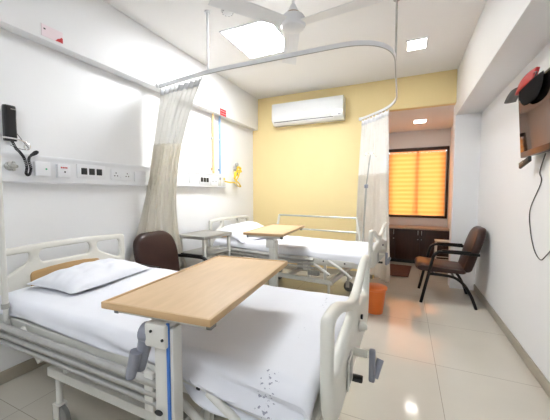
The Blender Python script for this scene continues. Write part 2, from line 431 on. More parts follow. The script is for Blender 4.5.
# ------------------------------------------------------------------ curtain rail
TZ = 2.488
pth = [V((LB + .004, 2.36, TZ)), V((-1.7, 2.27, TZ)), V((-1.07, 2.285, TZ)), V((-.10, 2.31, TZ)), V((-.12, 4.1, TZ)), V((-.66, D - .004, TZ))]
track = fillet(pth[:3], .2, 4)[:-1] + fillet([pth[2], pth[3], pth[4], pth[5]], .42, 14)
ct = thing('curtain_rail', 'white bent curtain rail running around the far bed below the ceiling', 'curtain rail', (LB, 2.36, TZ))
def rel(p, o): return V(p) - V(o)
co = (LB, 2.36, TZ)
tb = MB()
# flat rail: sweep a small rectangle made of two tubes plus web
pts = [rel(p, co) for p in track]
n = len(pts); sec = [(-.008, -.016), (.008, -.016), (.008, .016), (-.008, .016)]
rings = []
for i, p in enumerate(pts):
    t = (pts[min(i + 1, n - 1)] - pts[max(i - 1, 0)]); t.z = 0; t.normalize(); nn = V((-t.y, t.x, 0))
    rings.append([tb.bm.verts.new(p + nn * a + V((0, 0, b))) for a, b in sec])
for A, B in zip(rings, rings[1:]):
    for k in range(4): tb.bm.faces.new((A[k], A[(k + 1) % 4], B[(k + 1) % 4], B[k]))
tb.bm.faces.new(rings[0]); tb.bm.faces.new(rings[-1])
tb.build('rail', M['whiteplastic'], ct)
gl = MB()
gl.tube([p + V((0, 0, -.018)) for p in pts], .0035, 6); gl.build('runner_groove', M['satin'], ct)
for p in (V((-1.72, 2.272, 0)), V((-.105, 2.80, 0))):
    q = p - V((co[0], co[1], 0))
    MB().cyl(q + V((0, 0, C - TZ)), q + V((0, 0, .012)), .009).cyl(q + V((0, 0, C - TZ)), q + V((0, 0, C - TZ - .012)), .028).build('hanger_rod', M['whiteplastic'] if p.x < -1 else M['steel'], ct)
e0 = pts[0]; e1 = pts[-1]
MB().box(e0 + V((.01, 0, 0)), (.02, .055, .05), .004).build('wall_bracket', M['whiteplastic'], ct)
MB().box(e1 + V((.005, -.01, 0)), (.05, .022, .05), .004).build('wall_bracket', M['whiteplastic'], ct)

# ------------------------------------------------------------------ curtains
def curtain(label, top, mid, bot, zt, zm, zb, nf, amp, vnet, ph=0.0):
    c0 = (V(top[0]) + V(top[-1])) / 2
    base = V((c0.x, c0.y, zb))
    t = thing('privacy_curtain', label, 'curtain', base)
    tp, mp, bp = [spline([V((*p, 0)) for p in q], 20) for q in (top, mid, bot)]
    def at(pl, u):
        k = u * (len(pl) - 1); i = min(int(k), len(pl) - 2); return pl[i].lerp(pl[i + 1], k - i)
    def f(u, v):
        A, B, Cc = at(tp, u), at(mp, u), at(bp, u)
        vm = (zt - zm) / (zt - zb)
        # quadratic through top, mid, bottom
        l0 = (v - vm) * (v - 1) / (vm); l1 = v * (v - 1) / (vm * (vm - 1)); l2 = v * (v - vm) / (1 - vm)
        p = A * l0 + B * l1 + Cc * l2
        e = .01; q = at(tp, min(u + e, 1)) * l0 + at(mp, min(u + e, 1)) * l1 + at(bp, min(u + e, 1)) * l2
        q0 = at(tp, max(u - e, 0)) * l0 + at(mp, max(u - e, 0)) * l1 + at(bp, max(u - e, 0)) * l2
        tn = (q - q0); tn.z = 0
        nn = V((-tn.y, tn.x, 0)).normalized() if tn.length > 1e-6 else V((0, 1, 0))
        ww = noise.noise(V((u * 4.3, v * 1.3, ph))) * 1.6
        a = amp * (.75 + .45 * noise.noise(V((u * 7, v * 2.2 + 3, ph))))
        s = math.sin(2 * PI * nf * u + ww + ph)
        pl_ = .35 * math.sin(2 * PI * nf * 2.3 * u + 2.1 * ww) * min(1, v * 3)
        p = p + nn * a * (s + pl_)
        p.z = zt - (zt - zb) * v
        return p - base
    n_ = MB().grid(lambda u, v: f(u, v * vnet), nf * 12, 14).build('net_header', M['net'], t, recalc=False)
    fb_ = MB().grid(lambda u, v: f(u, vnet + v * (1 - vnet)), nf * 12, 46).build('curtain_cloth', M['curtain'], t, recalc=False)
    tape = MB().grid(lambda u, v: f(u, v * .03) + V((0, 0, .004)), nf * 12, 2).build('heading_tape', M['whiteplastic'], t, recalc=False)
    for o, th in ((fb_, .003), (tape, .006)):
        s = o.modifiers.new('t', 'SOLIDIFY'); s.thickness = th; s.offset = 0
    nh = nf + 2
    for k in range(nh):
        u = k / (nh - 1); p = f(u, .004)
        MB().tube([p + V((0, 0, .0)), p + V((0, 0, .032))], .007, 8).build('hook', M['whiteplastic'], t)
    return t
curtain('ivory curtain with sheer top gathered at the left wall behind the near chair',
        [(-2.40, 2.352), (-2.1, 2.318), (-1.80, 2.285)],
        [(-2.45, 2.26), (-2.34, 2.28), (-2.19, 2.38)],
        [(-2.50, 1.93), (-2.48, 2.28), (-2.40, 2.70)], 2.435, 1.70, .45, 9, .022, .29, .4)
curtain('ivory curtain with sheer top gathered beside the window bay at the far bed',
        [(-.63, 4.62), (-.42, 4.40), (-.245, 4.18)],
        [(-.67, 4.60), (-.44, 4.40), (-.215, 4.10)],
        [(-.70, 4.60), (-.46, 4.38), (-.17, 4.02)], 2.435, 1.5, .16, 8, .024, .36, 1.7)

# ------------------------------------------------------------------ beds
def end_board(W, zb, top_side, top_mid, X, th, parent, name, bev):
    N = 14; out = []
    out += [(-W + .03, zb, .05), (W - .03, zb, .05), (W, zb + .25, .2)]
    pts = []
    for k in range(N + 1):
        y = W - 2 * W * k / N; q = y / W
        pts.append((y, top_mid - (top_mid - top_side) * q * q))
    out2 = [(W, top_side, .07)] + [(y, z, .005) for y, z in pts[1:-1]] + [(-W, top_side, .07), (-W, zb + .25, .2)]
    outer = round_poly(out + out2, .03)
    k = W / .505
    def H(p, r): return round_poly([(y * k, z) for y, z in p], r)
    tr = top_side - .035
    rh = [(.235, tr + .0), (.455, tr - .005), (.462, tr - .17), (.40, tr - .155), (.245, tr - .07)]
    lh = [(-y, z) for y, z in reversed(rh)]
    mh = [(-.175, tr + .008), (.175, tr + .008), (.19, tr - .04), (.17, tr - .085), (-.17, tr - .085), (-.19, tr - .04)]
    me = plate([outer, H(rh, .035), H(mh, .03), H(lh, .035)], th, bev, YZ)
    o = link(name, me, M['bed'], parent); o.location = (X, 0, 0)
    return o

def foot_board(parent, X):
    W, zb = .51, .555
    top = []
    N = 40
    def zt(y):
        q = max(0, min(1, abs(y) / .43)); q = q * q * (3 - 2 * q)
        return .862 + .103 * q
    for k in range(1, N):
        y = W - 2 * W * k / N; top.append((y, zt(y), .002))
    out = [(-W + .05, zb, .10), (W - .05, zb, .10), (W, .72, .1), (W, .965, .065)] + [p for p in top if abs(p[0]) < .44] + [(-W, .965, .065), (-W, .72, .1)]
    outer = round_poly(out, .03, 6)
    h = [(.468, .75), (.468, .925, .04), (.42, .925, .02)] + [(y_, zt(y_) - .042, .004) for y_ in (.36, .32, .28, .24, .20, .16, .12)] + [(.07, zt(.07) - .045, .008), (.08, .80, .015), (.25, .785, .05), (.38, .745, .05)]
    rh = round_poly(h, .05, 5)
    lh = round_poly([(-p[0], *p[1:]) for p in reversed(h)], .05, 5)
    me = plate([outer, rh, lh], .044, .019, YZ)
    o = link('footboard', me, M['bed'], parent); o.location = (X, 0, 0)
    return o

def caster(parent, x, y, zt):
    c = MB()
    c.cyl((x, y, zt), (x, y, .12), .016).box((x + .0, y - .022, .10), (.05, .008, .09), .003).box((x, y + .022, .10), (.05, .008, .09), .003).box((x, y, .142), (.055, .052, .012), .003)
    o = c.build('caster', M['enamel'], parent)
    MB().lathe([(0, -.018), (.05, -.018), (.068, -.011), (.068, .011), (.05, .018), (0, .018)], (x + .012, y, .068), 24, 'Y').build('wheel', M['rubber'], o)
    return o

def side_rail(parent, y, x0, x1, zs, raised):
    o = MB()
    rr = (.013, .013) if raised else (.0185, .0145, .012)
    for z, r_ in zip(zs, rr): o.cyl((x0, y, z), (x1, y, z), r_)
    r = o.build('side_rail', M['steel'], parent)
    if raised:
        for x in (x0, x1):
            s = -1 if x == x0 else 1
            MB().tube(fillet([(x + s * .06, y, .56), (x + s * .05, y, .72), (x, y, max(zs) + .005)], .1), .018).build('rail_post', M['bed'], r)
    else:
        for x, s in ((x0 + .12, 1), (x1 - .1, 1)):
            MB().box((x, y, (zs[0] + zs[-1]) / 2), (.05, .02, .16), .005).build('rail_post', M['enamel'], r)
    return r

def make_bed(label, loc, rz, raise_far):
    t = thing('hospital_bed', label, 'bed', loc, rz, None)
    hb = end_board(.505, .48, .965, .985, -1.09, .045, t, 'headboard', .016)
    w_ = plate([round_poly([(-.25, .56), (.25, .56), (.25, .79, .03), (.12, .805, .02), (0, .81, .02), (-.12, .805, .02), (-.25, .79, .03)], .02)], .014, .003, YZ)
    o = link('wood_panel', w_, M['oak_dark'], hb); o.location = (.026, 0, 0)
    fbd = foot_board(t, 1.105)
    MB().box((.0285, -.22, .64), (.006, .10, .12), .002).box((.0285, -.22, .64), (.0075, .07, .095), .001, mi=1).build('slot_recess', [M['enamel'], M['satin']], fbd)
    MB().cyl((.024, .10, .73), (.034, .10, .73), .012).build('board_plug', M['dark'], fbd)
    # deck frame
    f = MB()
    for s in (-1, 1): f.box((0, s * .465, .575), (2.1, .035, .06), .005)
    for x in (-1.04, -.35, .35, 1.04): f.box((x, 0, .565), (.04, .90, .04), .004)
    for s in (-1, 1):
        f.box((1.055, s * .30, .57), (.05, .05, .08), .004); f.box((-1.055, s * .30, .57), (.05, .05, .08), .004)
    f.build('deck_frame', M['enamel'], t)
    MB().box((0, 0, .598), (2.08, .88, .012), .003).build('mattress_platform', M['enamel'], t)
    u = MB()
    for s in (-1, 1):
        u.box((.09, s * .43, .335), (1.20, .045, .05), .004)
        for x in (-.36, .40, .60): u.box((x, s * .43, .45), (.03, .03, .20), .003)
    for x in (-.45, .1, .66): u.box((x, 0, .335), (.045, .84, .045), .004)
    u.build('undercarriage', M['enamel'], t)
    g = MB()
    for x in (-.1, .2): g.box((x, -.18, .42), (.10, .07, .07), .006)
    g.cyl((.2, -.10, .46), (1.08, -.10, .60), .014).cyl((.2, .12, .46), (1.08, .12, .58), .014).cyl((-.6, -.10, .45), (.2, -.10, .46), .012)
    g.build('screw_drive', M['satin'], t)
    for x in (-.46, .64):
        for y in (-.42, .42): caster(t, x, y, .32)
    # mattress
    MB().box((-.01, 0, .645), (2.06, .90, .09), .03, seg=3).build('mattress', M['mattress'], t)
    # rails
    side_rail(t, -.545, -1.02, .50, (.592, .545, .505), False)
    for x, dx in ((-.60, .16), (.34, .34), (.66, .26)):
        MB().tube([(x, -.512, .60), (x + dx * .6, -.516, .52), (x + dx, -.512, .44)], .015, 10).build('rail_arm', M['enamel'], t)
    pl = MB()
    pl.box((.72, -.487, .578), (.62, .012, .066), .004)
    pl.build('side_plate', M['enamel'], t)
    for x in (.60, .84): MB().lathe([(0, -.490), (.009, -.490), (.009, -.497), (0, -.498)], (x, 0, .585), 12, 'Y').build('bolt', M['dark'], t)
    lk = MB().box((.49, -.505, .44), (.13, .05, .05), .003).cyl((.46, -.50, .44), (.46, -.545, .44), .016).cyl((.53, -.50, .43), (.53, -.545, .43), .012)
    lk.build('rail_latch', M['satin'], t)
    if raise_far: side_rail(t, .535, -.50, .72, (1.0, .80), True)
    else: side_rail(t, .508, -.84, .45, (.50, .445, .39), False)
    # foot end cranks
    for y, z in ((-.10, .655),):
        c = MB().cyl((1.12, y, z), (1.185, y, z), .017)
        c = c.build('crank_handle', M['bed'], t)
        MB().box((1.205, y, z - .045), (.026, .03, .14), .008, seg=3).build('crank_arm', M['greyplastic'], c)
        MB().tube([(1.215, y + .005, z - .10), (1.235, y + .045, z - .035)], .015, 12).build('crank_grip', M['greyplastic'], c)
    MB().lathe([(0, 1.125), (.028, 1.13), (.022, 1.15), (.010, 1.165), (0, 1.166)], (0, .06, .70), 16, 'X').build('bumper', M['bed'], t)
    MB().box((1.15, -.16, .575), (.05, .03, .02), .004).build('foot_stop', M['black'], t)
    MB().cyl((-.80, -.502, .52), (-.80, -.502, .60), .018).build('pole_socket', M['enamel'], t)
    return t

bed1loc = (-1.315, 1.35, 0)
bed2loc = (-1.36, 3.62, 0); bed2rz = math.radians(-6)
bed1 = make_bed('hospital bed nearest the camera, cream head and foot boards, side rail lowered', bed1loc, 0, False)
bed2 = make_bed('far hospital bed standing askew in front of the yellow wall, raised rail behind', bed2loc, bed2rz, True)

def sheet(label, loc, rz, m, seed, bunch):
    X0, X1, W, ZT = -1.045, 1.055, .468, .697
    rc = .045
    def arc(d, half):   # d signed distance along the cloth from the middle -> (pos, drop)
        s = 1 if d >= 0 else -1; d = abs(d)
        flat = half - rc
        if d <= flat: return s * d, 0
        q = (d - flat) / rc
        if q <= PI / 2: return s * (flat + rc * math.sin(q)), rc * (1 - math.cos(q))
        return s * half, rc + (d - flat - rc * PI / 2)
    def f(u, v):
        half = (X1 - X0) / 2; xc = (X0 + X1) / 2
        ext = .02
        du = (u * 2 - 1) * (half + ext)
        x, dx = arc(du, half); x += xc
        hn = .066 + .010 * math.sin(x * 5 + seed) + bunch * .085 * (lambda q: q * q * (3 - 2 * q))(max(0, min(1, (x - .38) / .32)))
        hf = .10 + .01 * math.sin(x * 7)
        dv = -(W + hn) + v * (2 * W + hn + hf)
        y, dy = arc(dv, W)
        z = ZT - min(dx, .05) - min(dy, .16)
        nz = noise.noise(V((x * 3.1, y * 4.2, seed))) * .006 + noise.noise(V((x * 9, y * 7, seed + 5))) * .0025
        # long pulled creases
        cr = math.sin(x * 2.2 + y * 9 + 2 * noise.noise(V((x * 1.7, y * 1.7, seed + 2)))) * .0035
        z += (nz * 1.3 + cr) * (1 if dy < .02 else .4)
        if dy > .01:
            k = min(1, dy / .07)
            fold = (1 - bunch) * math.sin((x * 11 + dy * 22) + 2.5 * noise.noise(V((x * 2.4, dy * 5, seed)))) + bunch * math.sin(dy * 82 - x * 7 + 1.8 * noise.noise(V((x * 2.3, dy * 6, seed))))
            bulge = (.008 + .026 * bunch * max(0, min(1, (x + .1) / .5))) * k * (.6 + .6 * fold)
            y += (-1 if y < 0 else 1) * (.006 * k + max(0, bulge) + .012 * bunch * k * max(0, min(1, (x - .3) / .3)))
        return V((x, y, z))
    o = MB().grid(f, 130, 130).build('bed_sheet', m, None, loc, (0, 0, rz), recalc=False)
    s = o.modifiers.new('t', 'SOLIDIFY'); s.thickness = .003; s.offset = 1
    return tag(o, label, 'bed sheet', None)
bed2.scale = (1, .92, 1)
sheet('white sheet on the near bed, dark print marks toward the footboard', bed1loc, 0, M['printed'], 1.3, 1.0)
sheet('white sheet on the far bed along the yellow wall', bed2loc, bed2rz, M['linen'], 8.1, 0.2).scale = (1, .92, 1)

def pillow(label, loc, rot, a, b, h, seed):
    def pt(u, v, s):
        x, y = u * 2 - 1, v * 2 - 1
        # pinched-corner outline
        ox = a * x * (1 - .10 * (1 - y * y) * abs(x) ** 3 * -1 - .07 * (1 - y * y)) ; oy = b * y * (1 - .06 * (1 - x * x))
        e = max(0, (1 - abs(x) ** 2.6)) ** .55 * max(0, (1 - abs(y) ** 2.6)) ** .55
        z = s * h * e * (1 if s > 0 else .45)
        w = noise.noise(V((x * 2.2, y * 2.6, seed))) * .016 + noise.noise(V((x * 4.5, y * 5, seed + 3))) * .008 + .004 * math.sin(9 * (x + .6 * y) + 3 * noise.noise(V((x * 2, y * 2, seed))))
        z += w * e
        return V((ox, oy, z))
    m_ = MB()
    m_.grid(lambda u, v: pt(u, v, 1), 40, 40); m_.grid(lambda u, v: pt(u, v, -1), 40, 40)
    bmesh.ops.remove_doubles(m_.bm, verts=m_.bm.verts[:], dist=.0015)
    o = m_.build('pillow', M['linen'], None, loc, rot)
    return tag(o, label, 'pillow', None)
pillow('plump white pillow at the head of the near bed', (-2.09, 1.37, .735), (0, math.radians(3), math.radians(6)), .205, .335, .085, 2.0)
pillow('white pillow lying against the headboard of the far bed', (-2.05, 3.60, .785), (math.radians(4), math.radians(16), math.radians(-16)), .25, .34, .11, 9.0)

# ------------------------------------------------------------------ overbed tables
def overbed(label, loc, rz, ztop, lx, ly, crank=True, cx=.012):
    t = thing('overbed_table', label, 'overbed table', loc, rz)
    hx, hy = lx / 2, ly / 2
    tp = MB().box((0, 0, ztop - .011), (lx, ly, .018), .003).build('tabletop', M['oak'], t)
    e = MB()
    for s in (-1, 1):
        e.box((s * (hx + .002), 0, ztop - .010), (.014, ly + .018, .026), .004)
        e.box((0, s * (hy + .002), ztop - .010), (lx + .004, .014, .026), .004)
    e.build('edge_band', M['oak_edge'], tp)
    f = MB()
    for s in (-1, 1): f.box((0, s * (hy - .045), ztop - .035), (lx - .05, .032, .028), .003)
    for s in (-1, 1): f.box((s * .09, 0, ztop - .035), (.03, ly - .1, .026), .003)
    f.build('top_frame', M['enamel'], t)
    for s in (-1, 1):
        for q in (-1, 1):
            MB().box((q * (hx - .022), s * (hy - .045), ztop - .036), (.02, .036, .032), .003).build('end_cap', M['rubber'] if q > 0 else M['greyplastic'], t)
    cy = -hy + .05
    c = MB().box((cx - .002, cy, ztop * .5 + .03), (.058, .06, ztop - .16), .006).build('column', M['enamel'], t)
    MB().box((cx + .037, cy + .0, ztop * .5 + .03), (.021, .052, ztop - .20), .006).build('inner_column', M['enamel'], c)
    if crank: MB().box((cx + .030, cy - .029, ztop * .5 + .03), (.011, .008, ztop - .16), .001).build('blue_strip', M['bluestrip'], c)
    MB().box((cx - .012, cy - .005, ztop - .095), (.09, .085, .085), .008).build('column_head', M['enamel'], t)
    if crank:
        for sx_, sz_ in ((-.022, .075), (.026, .10)): MB().cyl((cx + sx_, cy - .052, ztop - sz_), (cx + sx_, cy - .056, ztop - sz_), .005).build('screw', M['dark'], t)
    bd = MB().lathe([(0, -.0385), (.017, -.0385), (.017, -.042), (0, -.0425)], (cx - .008, cy, .57), 20, 'Y')
    for v in bd.bm.verts: v.co.z = .57 + (v.co.z - .57) * .6
    bd.build('badge', M['dark'], t)
    if crank:
        h = MB().cyl((cx - .05, cy - .012, ztop - .105), (cx - .088, cy - .012, ztop - .105), .036, seg=20)
        h = h.build('crank_handle', M['greyplastic'], t)
        MB().tube([(cx - .076, cy - .012, ztop - .108), (cx - .098, cy - .014, ztop - .19), (cx - .112, cy - .014, ztop - .25)], .028, 16, r_end=.018).build('crank_arm', M['greyplastic'], h)
        MB().tube([(cx - .098, cy - .044, ztop - .165), (cx - .122, cy - .05, ztop - .262)], .021, 14, r_end=.018).build('crank_grip', M['greyplastic'], h)
    b = MB()
    b.box((cx, cy + .02, .10), (.14, .10, .05), .006)
    b.box((cx, cy + .02, .085), (.44, .05, .035), .006)
    for s in (-1, 1): b.box((cx + s * .20, cy + .30, .085), (.04, .66, .035), .006)
    b.build('base', M['enamel'], t)
    for s in (-1, 1):
        for y in (cy + .01, cy + .60):
            k = MB().cyl((cx + s * .20, y, .07), (cx + s * .20, y, .045), .012).build('caster', M['satin'], t)
            MB().lathe([(0, -.010), (.024, -.010), (.026, 0), (.024, .010), (0, .010)], (cx + s * .20, y, .026), 18, 'Y').build('wheel', M['rubber'], k)
    return t
overbed('pale wood overbed table across the near bed, crank handle on its column', (-.812, 1.112, 0), math.radians(5), .945, .445, .82)
overbed('pale wood overbed table across the far bed by the yellow wall', (-1.27, 2.86, 0), math.radians(4), .955, .40, .80, False, .085)

# ------------------------------------------------------------------ armchairs
def armchair(label, loc, rz):
    t = thing('armchair', label, 'chair', loc, rz)
    W = .25
    # seat cushion: rounded slab with waterfall front
    def seat(u, v):
        a = u * 2 * PI
        return None
    prof = [(.34, .385), (.36, .42), (.345, .458), (.30, .474), (.15, .465), (-.02, .445), (-.16, .44), (-.195, .425), (-.20, .39), (-.18, .375), (0, .372), (.22, .372), (.31, .378)]
    prof = round_poly(prof, .03, 3)
    s = MB(); N = 10; rings = []
    for k in range(N + 1):
        y = -1 + 2 * k / N; sc_ = 1 - .10 * abs(y) ** 6
        rings.append([s.bm.verts.new(V((.08 + (x - .08) * sc_, y * W, .415 + (z - .415) * (1 - .35 * abs(y) ** 8) + .008 * (1 - y * y)))) for x, z in prof])
    for A, B in zip(rings, rings[1:]):
        for k in range(len(prof)): s.bm.faces.new((A[k], A[(k + 1) % len(prof)], B[(k + 1) % len(prof)], B[k]))
    s.bm.faces.new(rings[0]); s.bm.faces.new(rings[-1])
    s.build('seat', M['leather'], t, ang=50)
    # backrest: board with round top, padded, leaning back
    bo = [(-W + .02, .40, .05), (W - .02, .40, .05), (W + .012, .74, .10), (.235, .87, .09), (.15, .935, .09), (-.15, .935, .09), (-.235, .87, .09), (-W - .012, .74, .10)]
    me = plate([round_poly(bo, .04, 6)], .09, .04, YZ)
    b = link('backrest', me, M['leather'], t)
    for v in me.vertices:
        z = v.co.z; y = v.co.y
        v.co.x += -.205 - .26 * (z - .42) - .05 * max(0, (z - .42)) ** 2 + .10 * y * y
    me.update()
    for sy in (-1, 1):
        y = sy * (W + .033)
        arm = fillet([(.285, y, 0.0), (.16, y, .60), (.11, y, .645), (-.06, y, .645), (-.30, y, .635)], .10, 8)
        MB().tube(arm, .018, 12).build('arm_frame', M['darktube'], t)
        pd = MB().box((-.07, y, .661), (.30, .042, .022), .010, seg=3).build('arm_pad', M['darktube'], t)
        leg = spline([(.225, y, .365), (.08, y - sy * .012, .362), (-.06, y - sy * .012, .345), (-.16, y - sy * .008, .27), (-.235, y, .14), (-.285, y, 0)], 8)
        MB().tube(leg, .017, 12).build('rear_leg', M['darktube'], t)
    cb = MB().tube([(.16, -W - .03, .362), (.16, W + .03, .362)], .012).tube([(-.06, -W - .02, .345), (-.06, W + .02, .345)], .012).tube([(-.29, -W - .03, .635), (-.275, 0, .635), (-.29, W + .03, .635)], .010)
    cb.build('cross_tube', M['darktube'], t)
    return t
armchair('dark brown armchair by the left wall between the near bed and the steel side table', (-2.085, 2.20, 0), math.radians(-3))
armchair('brown leatherette armchair with black tube arms against the right wall', (.495, 4.19, 0), PI)

# ------------------------------------------------------------------ bedside table
st = thing('side_table', 'steel-topped white bedside table with lower shelf between chair and far bed', 'table', (-2.235, 2.85, 0), math.radians(-5))
MB().box((0, 0, .832), (.44, .50, .036), .004).build('table_top', M['stainless'], st)
MB().box((0, 0, .62), (.41, .47, .02), .003).build('shelf', M['stainless'], st)
MB().box((0, 0, .20), (.41, .47, .02), .003).build('shelf', M['stainless'], st)
for sx in (-1, 1):
    for sy in (-1, 1): MB().box((sx * .19, sy * .22, .41), (.034, .034, .82), .003).build('leg', M['enamel'], st)

# ------------------------------------------------------------------ service panels on the left wall
def service_panel(label, y0, y1):
    t = thing('bedhead_panel', label, 'wall panel', (L, (y0 + y1) / 2, 1.525))
    h = (y1 - y0) / 2
    prof = round_poly([(0, -.105), (.055, -.105), (.062, -.095), (.062, .06), (.07, .085), (.07, .10), (0, .105)], .008, 3)
    MB().prism(prof, -h, h, 'Y').build('panel_body', M['whiteplastic'], t)
    return t
X0 = .062
def plate_part(t, y, z, wy, hz, name='switch_plate', d=.008, m='whiteplastic'):
    yc = t.location.y
    return MB().box((X0 + d / 2, y - yc, z - 1.525), (d, wy, hz), .003).build(name, M[m], t)
def dots(p, y, z, t, r=.005, m='dark', tri=True, name='socket_holes', d=.0085):
    yc = t.location.y; q = MB()
    for dy, dz_ in (((0, .018), (-.014, -.008), (.014, -.008)) if tri else ((0, 0),)):
        q.lathe([(0, X0 + d), (r, X0 + d), (r, X0 + d + .0006), (0, X0 + d + .0006)], (0, y - yc + dy, z - 1.525 + dz_), 10, 'X')
    return q.build(name, M[m], p)
p1 = service_panel('long white service panel on the left wall above the near bed', .55, 2.30)
b1 = plate_part(p1, 1.255, 1.525, .10, .105, 'switch_box', .03)
dots(b1, 1.275, 1.525, p1, .007, 'green', False, 'indicator', .03)
b2 = plate_part(p1, 1.40, 1.518, .095, .105, 'switch_box', .03)
rb = MB()
for k in range(4): rb.box((X0 + .0305, 1.38 + k * .013 - p1.location.y, 1.545 - 1.525), (.001, .009, .012))
rb.build('red_lettering', M['red'], b2, smooth=False)
dots(b2, 1.405, 1.512, p1, .007, 'dark', False, 'indicator', .03)
m1 = plate_part(p1, 1.635, 1.53, .25, .115, 'module_plate')
for k in (-1, 0, 1): MB().box((X0 + .010, 1.635 + k * .066 - p1.location.y, .004), (.008, .048, .055), .003).build('module_button', M['dark'], m1)
s1 = plate_part(p1, 1.925, 1.515, .22, .10, 'socket_plate')
dots(s1, 1.865, 1.515, p1, .006); dots(s1, 1.985, 1.515, p1, .006)
MB().box((X0 + .010, 1.925 - p1.location.y, -.03), (.006, .03, .02), .002).build('rocker', M['whiteplastic'], s1)
plate_part(p1, 2.14, 1.51, .14, .10, 'blank_plate')
go = MB().lathe([(0, .06), (.03, .062), (.03, .075), (.018, .085), (.022, .11), (.012, .118), (0, .118)], (0, 1.065 - p1.location.y, .005), 16, 'X')
for k in range(5):
    a = k * 2 * PI / 5; go.box((.10, 1.065 - p1.location.y + .024 * math.cos(a), .005 + .024 * math.sin(a)), (.016, .018, .018), .005)
go.build('gas_outlet', M['satin'], p1)
p2 = service_panel('shorter white service panel on the left wall behind the far bed', 2.56, 3.71)
plate_part(p2, 2.95, 1.52, .14, .09, 'blank_plate')
m2 = plate_part(p2, 3.19, 1.52, .22, .115, 'module_plate')
for k in (-1, 0, 1): MB().box((X0 + .010, 3.185 + k * .06 - p2.location.y, .0), (.008, .046, .06), .003).build('module_button', M['dark'], m2)
s2 = plate_part(p2, 3.40, 1.505, .16, .11, 'socket_plate')
dots(s2, 3.365, 1.515, p2, .006); dots(s2, 3.44, 1.515, p2, .006)
for y_ in (3.535, 3.64):
    q = plate_part(p2, y_, 1.515, .06, .13, 'gas_outlet', .012, 'enamel')
    MB().box((X0 + .014, y_ - p2.location.y, .03), (.008, .035, .03), .002).build('outlet_latch', M['greyplastic'] if y_ < 3.6 else M['yellowtube'], q)

for nm, y, m, lb in (('gas_pipe', 3.435, 'pipeorange', 'ochre pipe running down the left wall into the far service panel'), ('gas_pipe', 3.60, 'pipeblue', 'light blue pipe running down the left wall beside the ochre one')):
    t = thing(nm, lb, 'pipe', (L, y, 1.63))
    MB().cyl((.035, 0, 0), (.035, 0, 2.475 - 1.63), .0145).build('pipe_tube', M[m], t)
    for z in (.06, .50): MB().box((.02, 0, z), (.04, .042, .018), .003).build('pipe_clip', M[m] if z < .1 else M['whiteplastic'], t)

# flow meter and yellow tubing
fm = thing('flow_meter', 'small grey gas regulator on the wall wrapped by yellow tubing', 'regulator', (L, 4.03, 1.62))
MB().cyl((.0, 0, .10), (.055, 0, .10), .018).cyl((.055, 0, -.14), (.055, 0, .16), .017).lathe([(0, .16), (.028, .16), (.032, .19), (.022, .215), (0, .22)], (.055, 0, 0), 16).build('regulator_body', M['satin'], fm)
MB().lathe([(0, -.14), (.024, -.14), (.028, -.05), (.022, 0), (0, 0)], (.055, 0, 0), 16).build('gauge_tube', M['whiteplastic'], fm)
yt = MB()
cp = [(.082, -.385, -.10), (.12, -.30, -.115), (.13, -.22, -.11), (.11, -.12, -.12), (.09, -.02, -.16), (.10, .04, -.17), (.11, -.03, -.12), (.10, -.12, -.06), (.10, -.14, .04), (.10, -.05, .06), (.11, .05, .07), (.10, .02, .10),
      (.10, -.10, .05), (.10, -.15, -.03), (.10, -.10, -.07), (.09, -.02, -.02), (.10, .03, .09), (.10, .05, .13), (.09, 0, .15), (.09, -.05, .13)]
yt.tube(spline(cp, 6), .010, 8)
yt.tube(spline([(.10, -.13, -.05), (.12, -.10, .08), (.10, -.01, .14), (.10, .03, .11), (.11, -.04, .02), (.10, -.10, .0), (.11, -.14, -.04)], 6), .010, 8)
yo = yt.build('rubber_tubing', M['yellowtube'], None, (L, 4.03, 1.62))
tag(yo, 'yellow rubber tubing looped around the regulator beside the far service panel', 'tubing')

# wall telephone
ph = thing('wall_telephone', 'black wall telephone handset with dangling coiled cord at the left edge', 'telephone', (L, 1.09, 1.83))
MB().box((.012, 0, -.02), (.024, .055, .20), .006).build('cradle', M['black'], ph)
hp = round_poly([(.024, -.12), (.058, -.125), (.066, -.08), (.060, -.03), (.060, .04), (.068, .09), (.062, .125), (.024, .12)], .03, 6)
hs = MB(); rings = []
for k in range(9):
    y = -1 + k / 4; ww = math.sqrt(max(0, 1 - abs(y) ** 5)) * .35 + .65
    rings.append([hs.bm.verts.new(V((.024 + (x - .024) * ww, y * .035, z * (.94 + .06 * ww)))) for x, z in hp])
for A, B in zip(rings, rings[1:]):
    for k in range(len(hp)): hs.bm.faces.new((A[k], A[(k + 1) % len(hp)], B[(k + 1) % len(hp)], B[k]))
hs.bm.faces.new(rings[0]); hs.bm.faces.new(rings[-1])
hs_o = hs.build('handset', M['black'], ph)
MB().box((.068, .012, .095), (.002, .03, .006)).build('name_strip', M['satin'], hs_o, smooth=False)
cd = MB()
ctr = spline([(.055, .0, -.12), (.065, .015, -.17), (.085, .03, -.20), (.09, .05, -.24), (.095, .06, -.30), (.095, .055, -.345), (.095, .072, -.355), (.095, .085, -.31), (.095, .075, -.25), (.095, .085, -.22), (.09, .12, -.20), (.085, .135, -.185), (.085, .12, -.185), (.085, .095, -.21)], 30)
coil = []
for i, p in enumerate(ctr):
    a = i * 1.05; coil.append(p + V((.006 * math.cos(a), .007 * math.sin(a), .006 * math.cos(a))))
cd.tube(coil, .003, 6); cd.build('coiled_cord', M['black'], ph)
MB().tube(spline([(.03, .04, -.06), (.05, .07, -.12), (.05, .10, -.17), (.06, .03, -.17), (.05, -.01, -.15)], 8), .0022, 6).build('thin_lead', M['string'], ph)

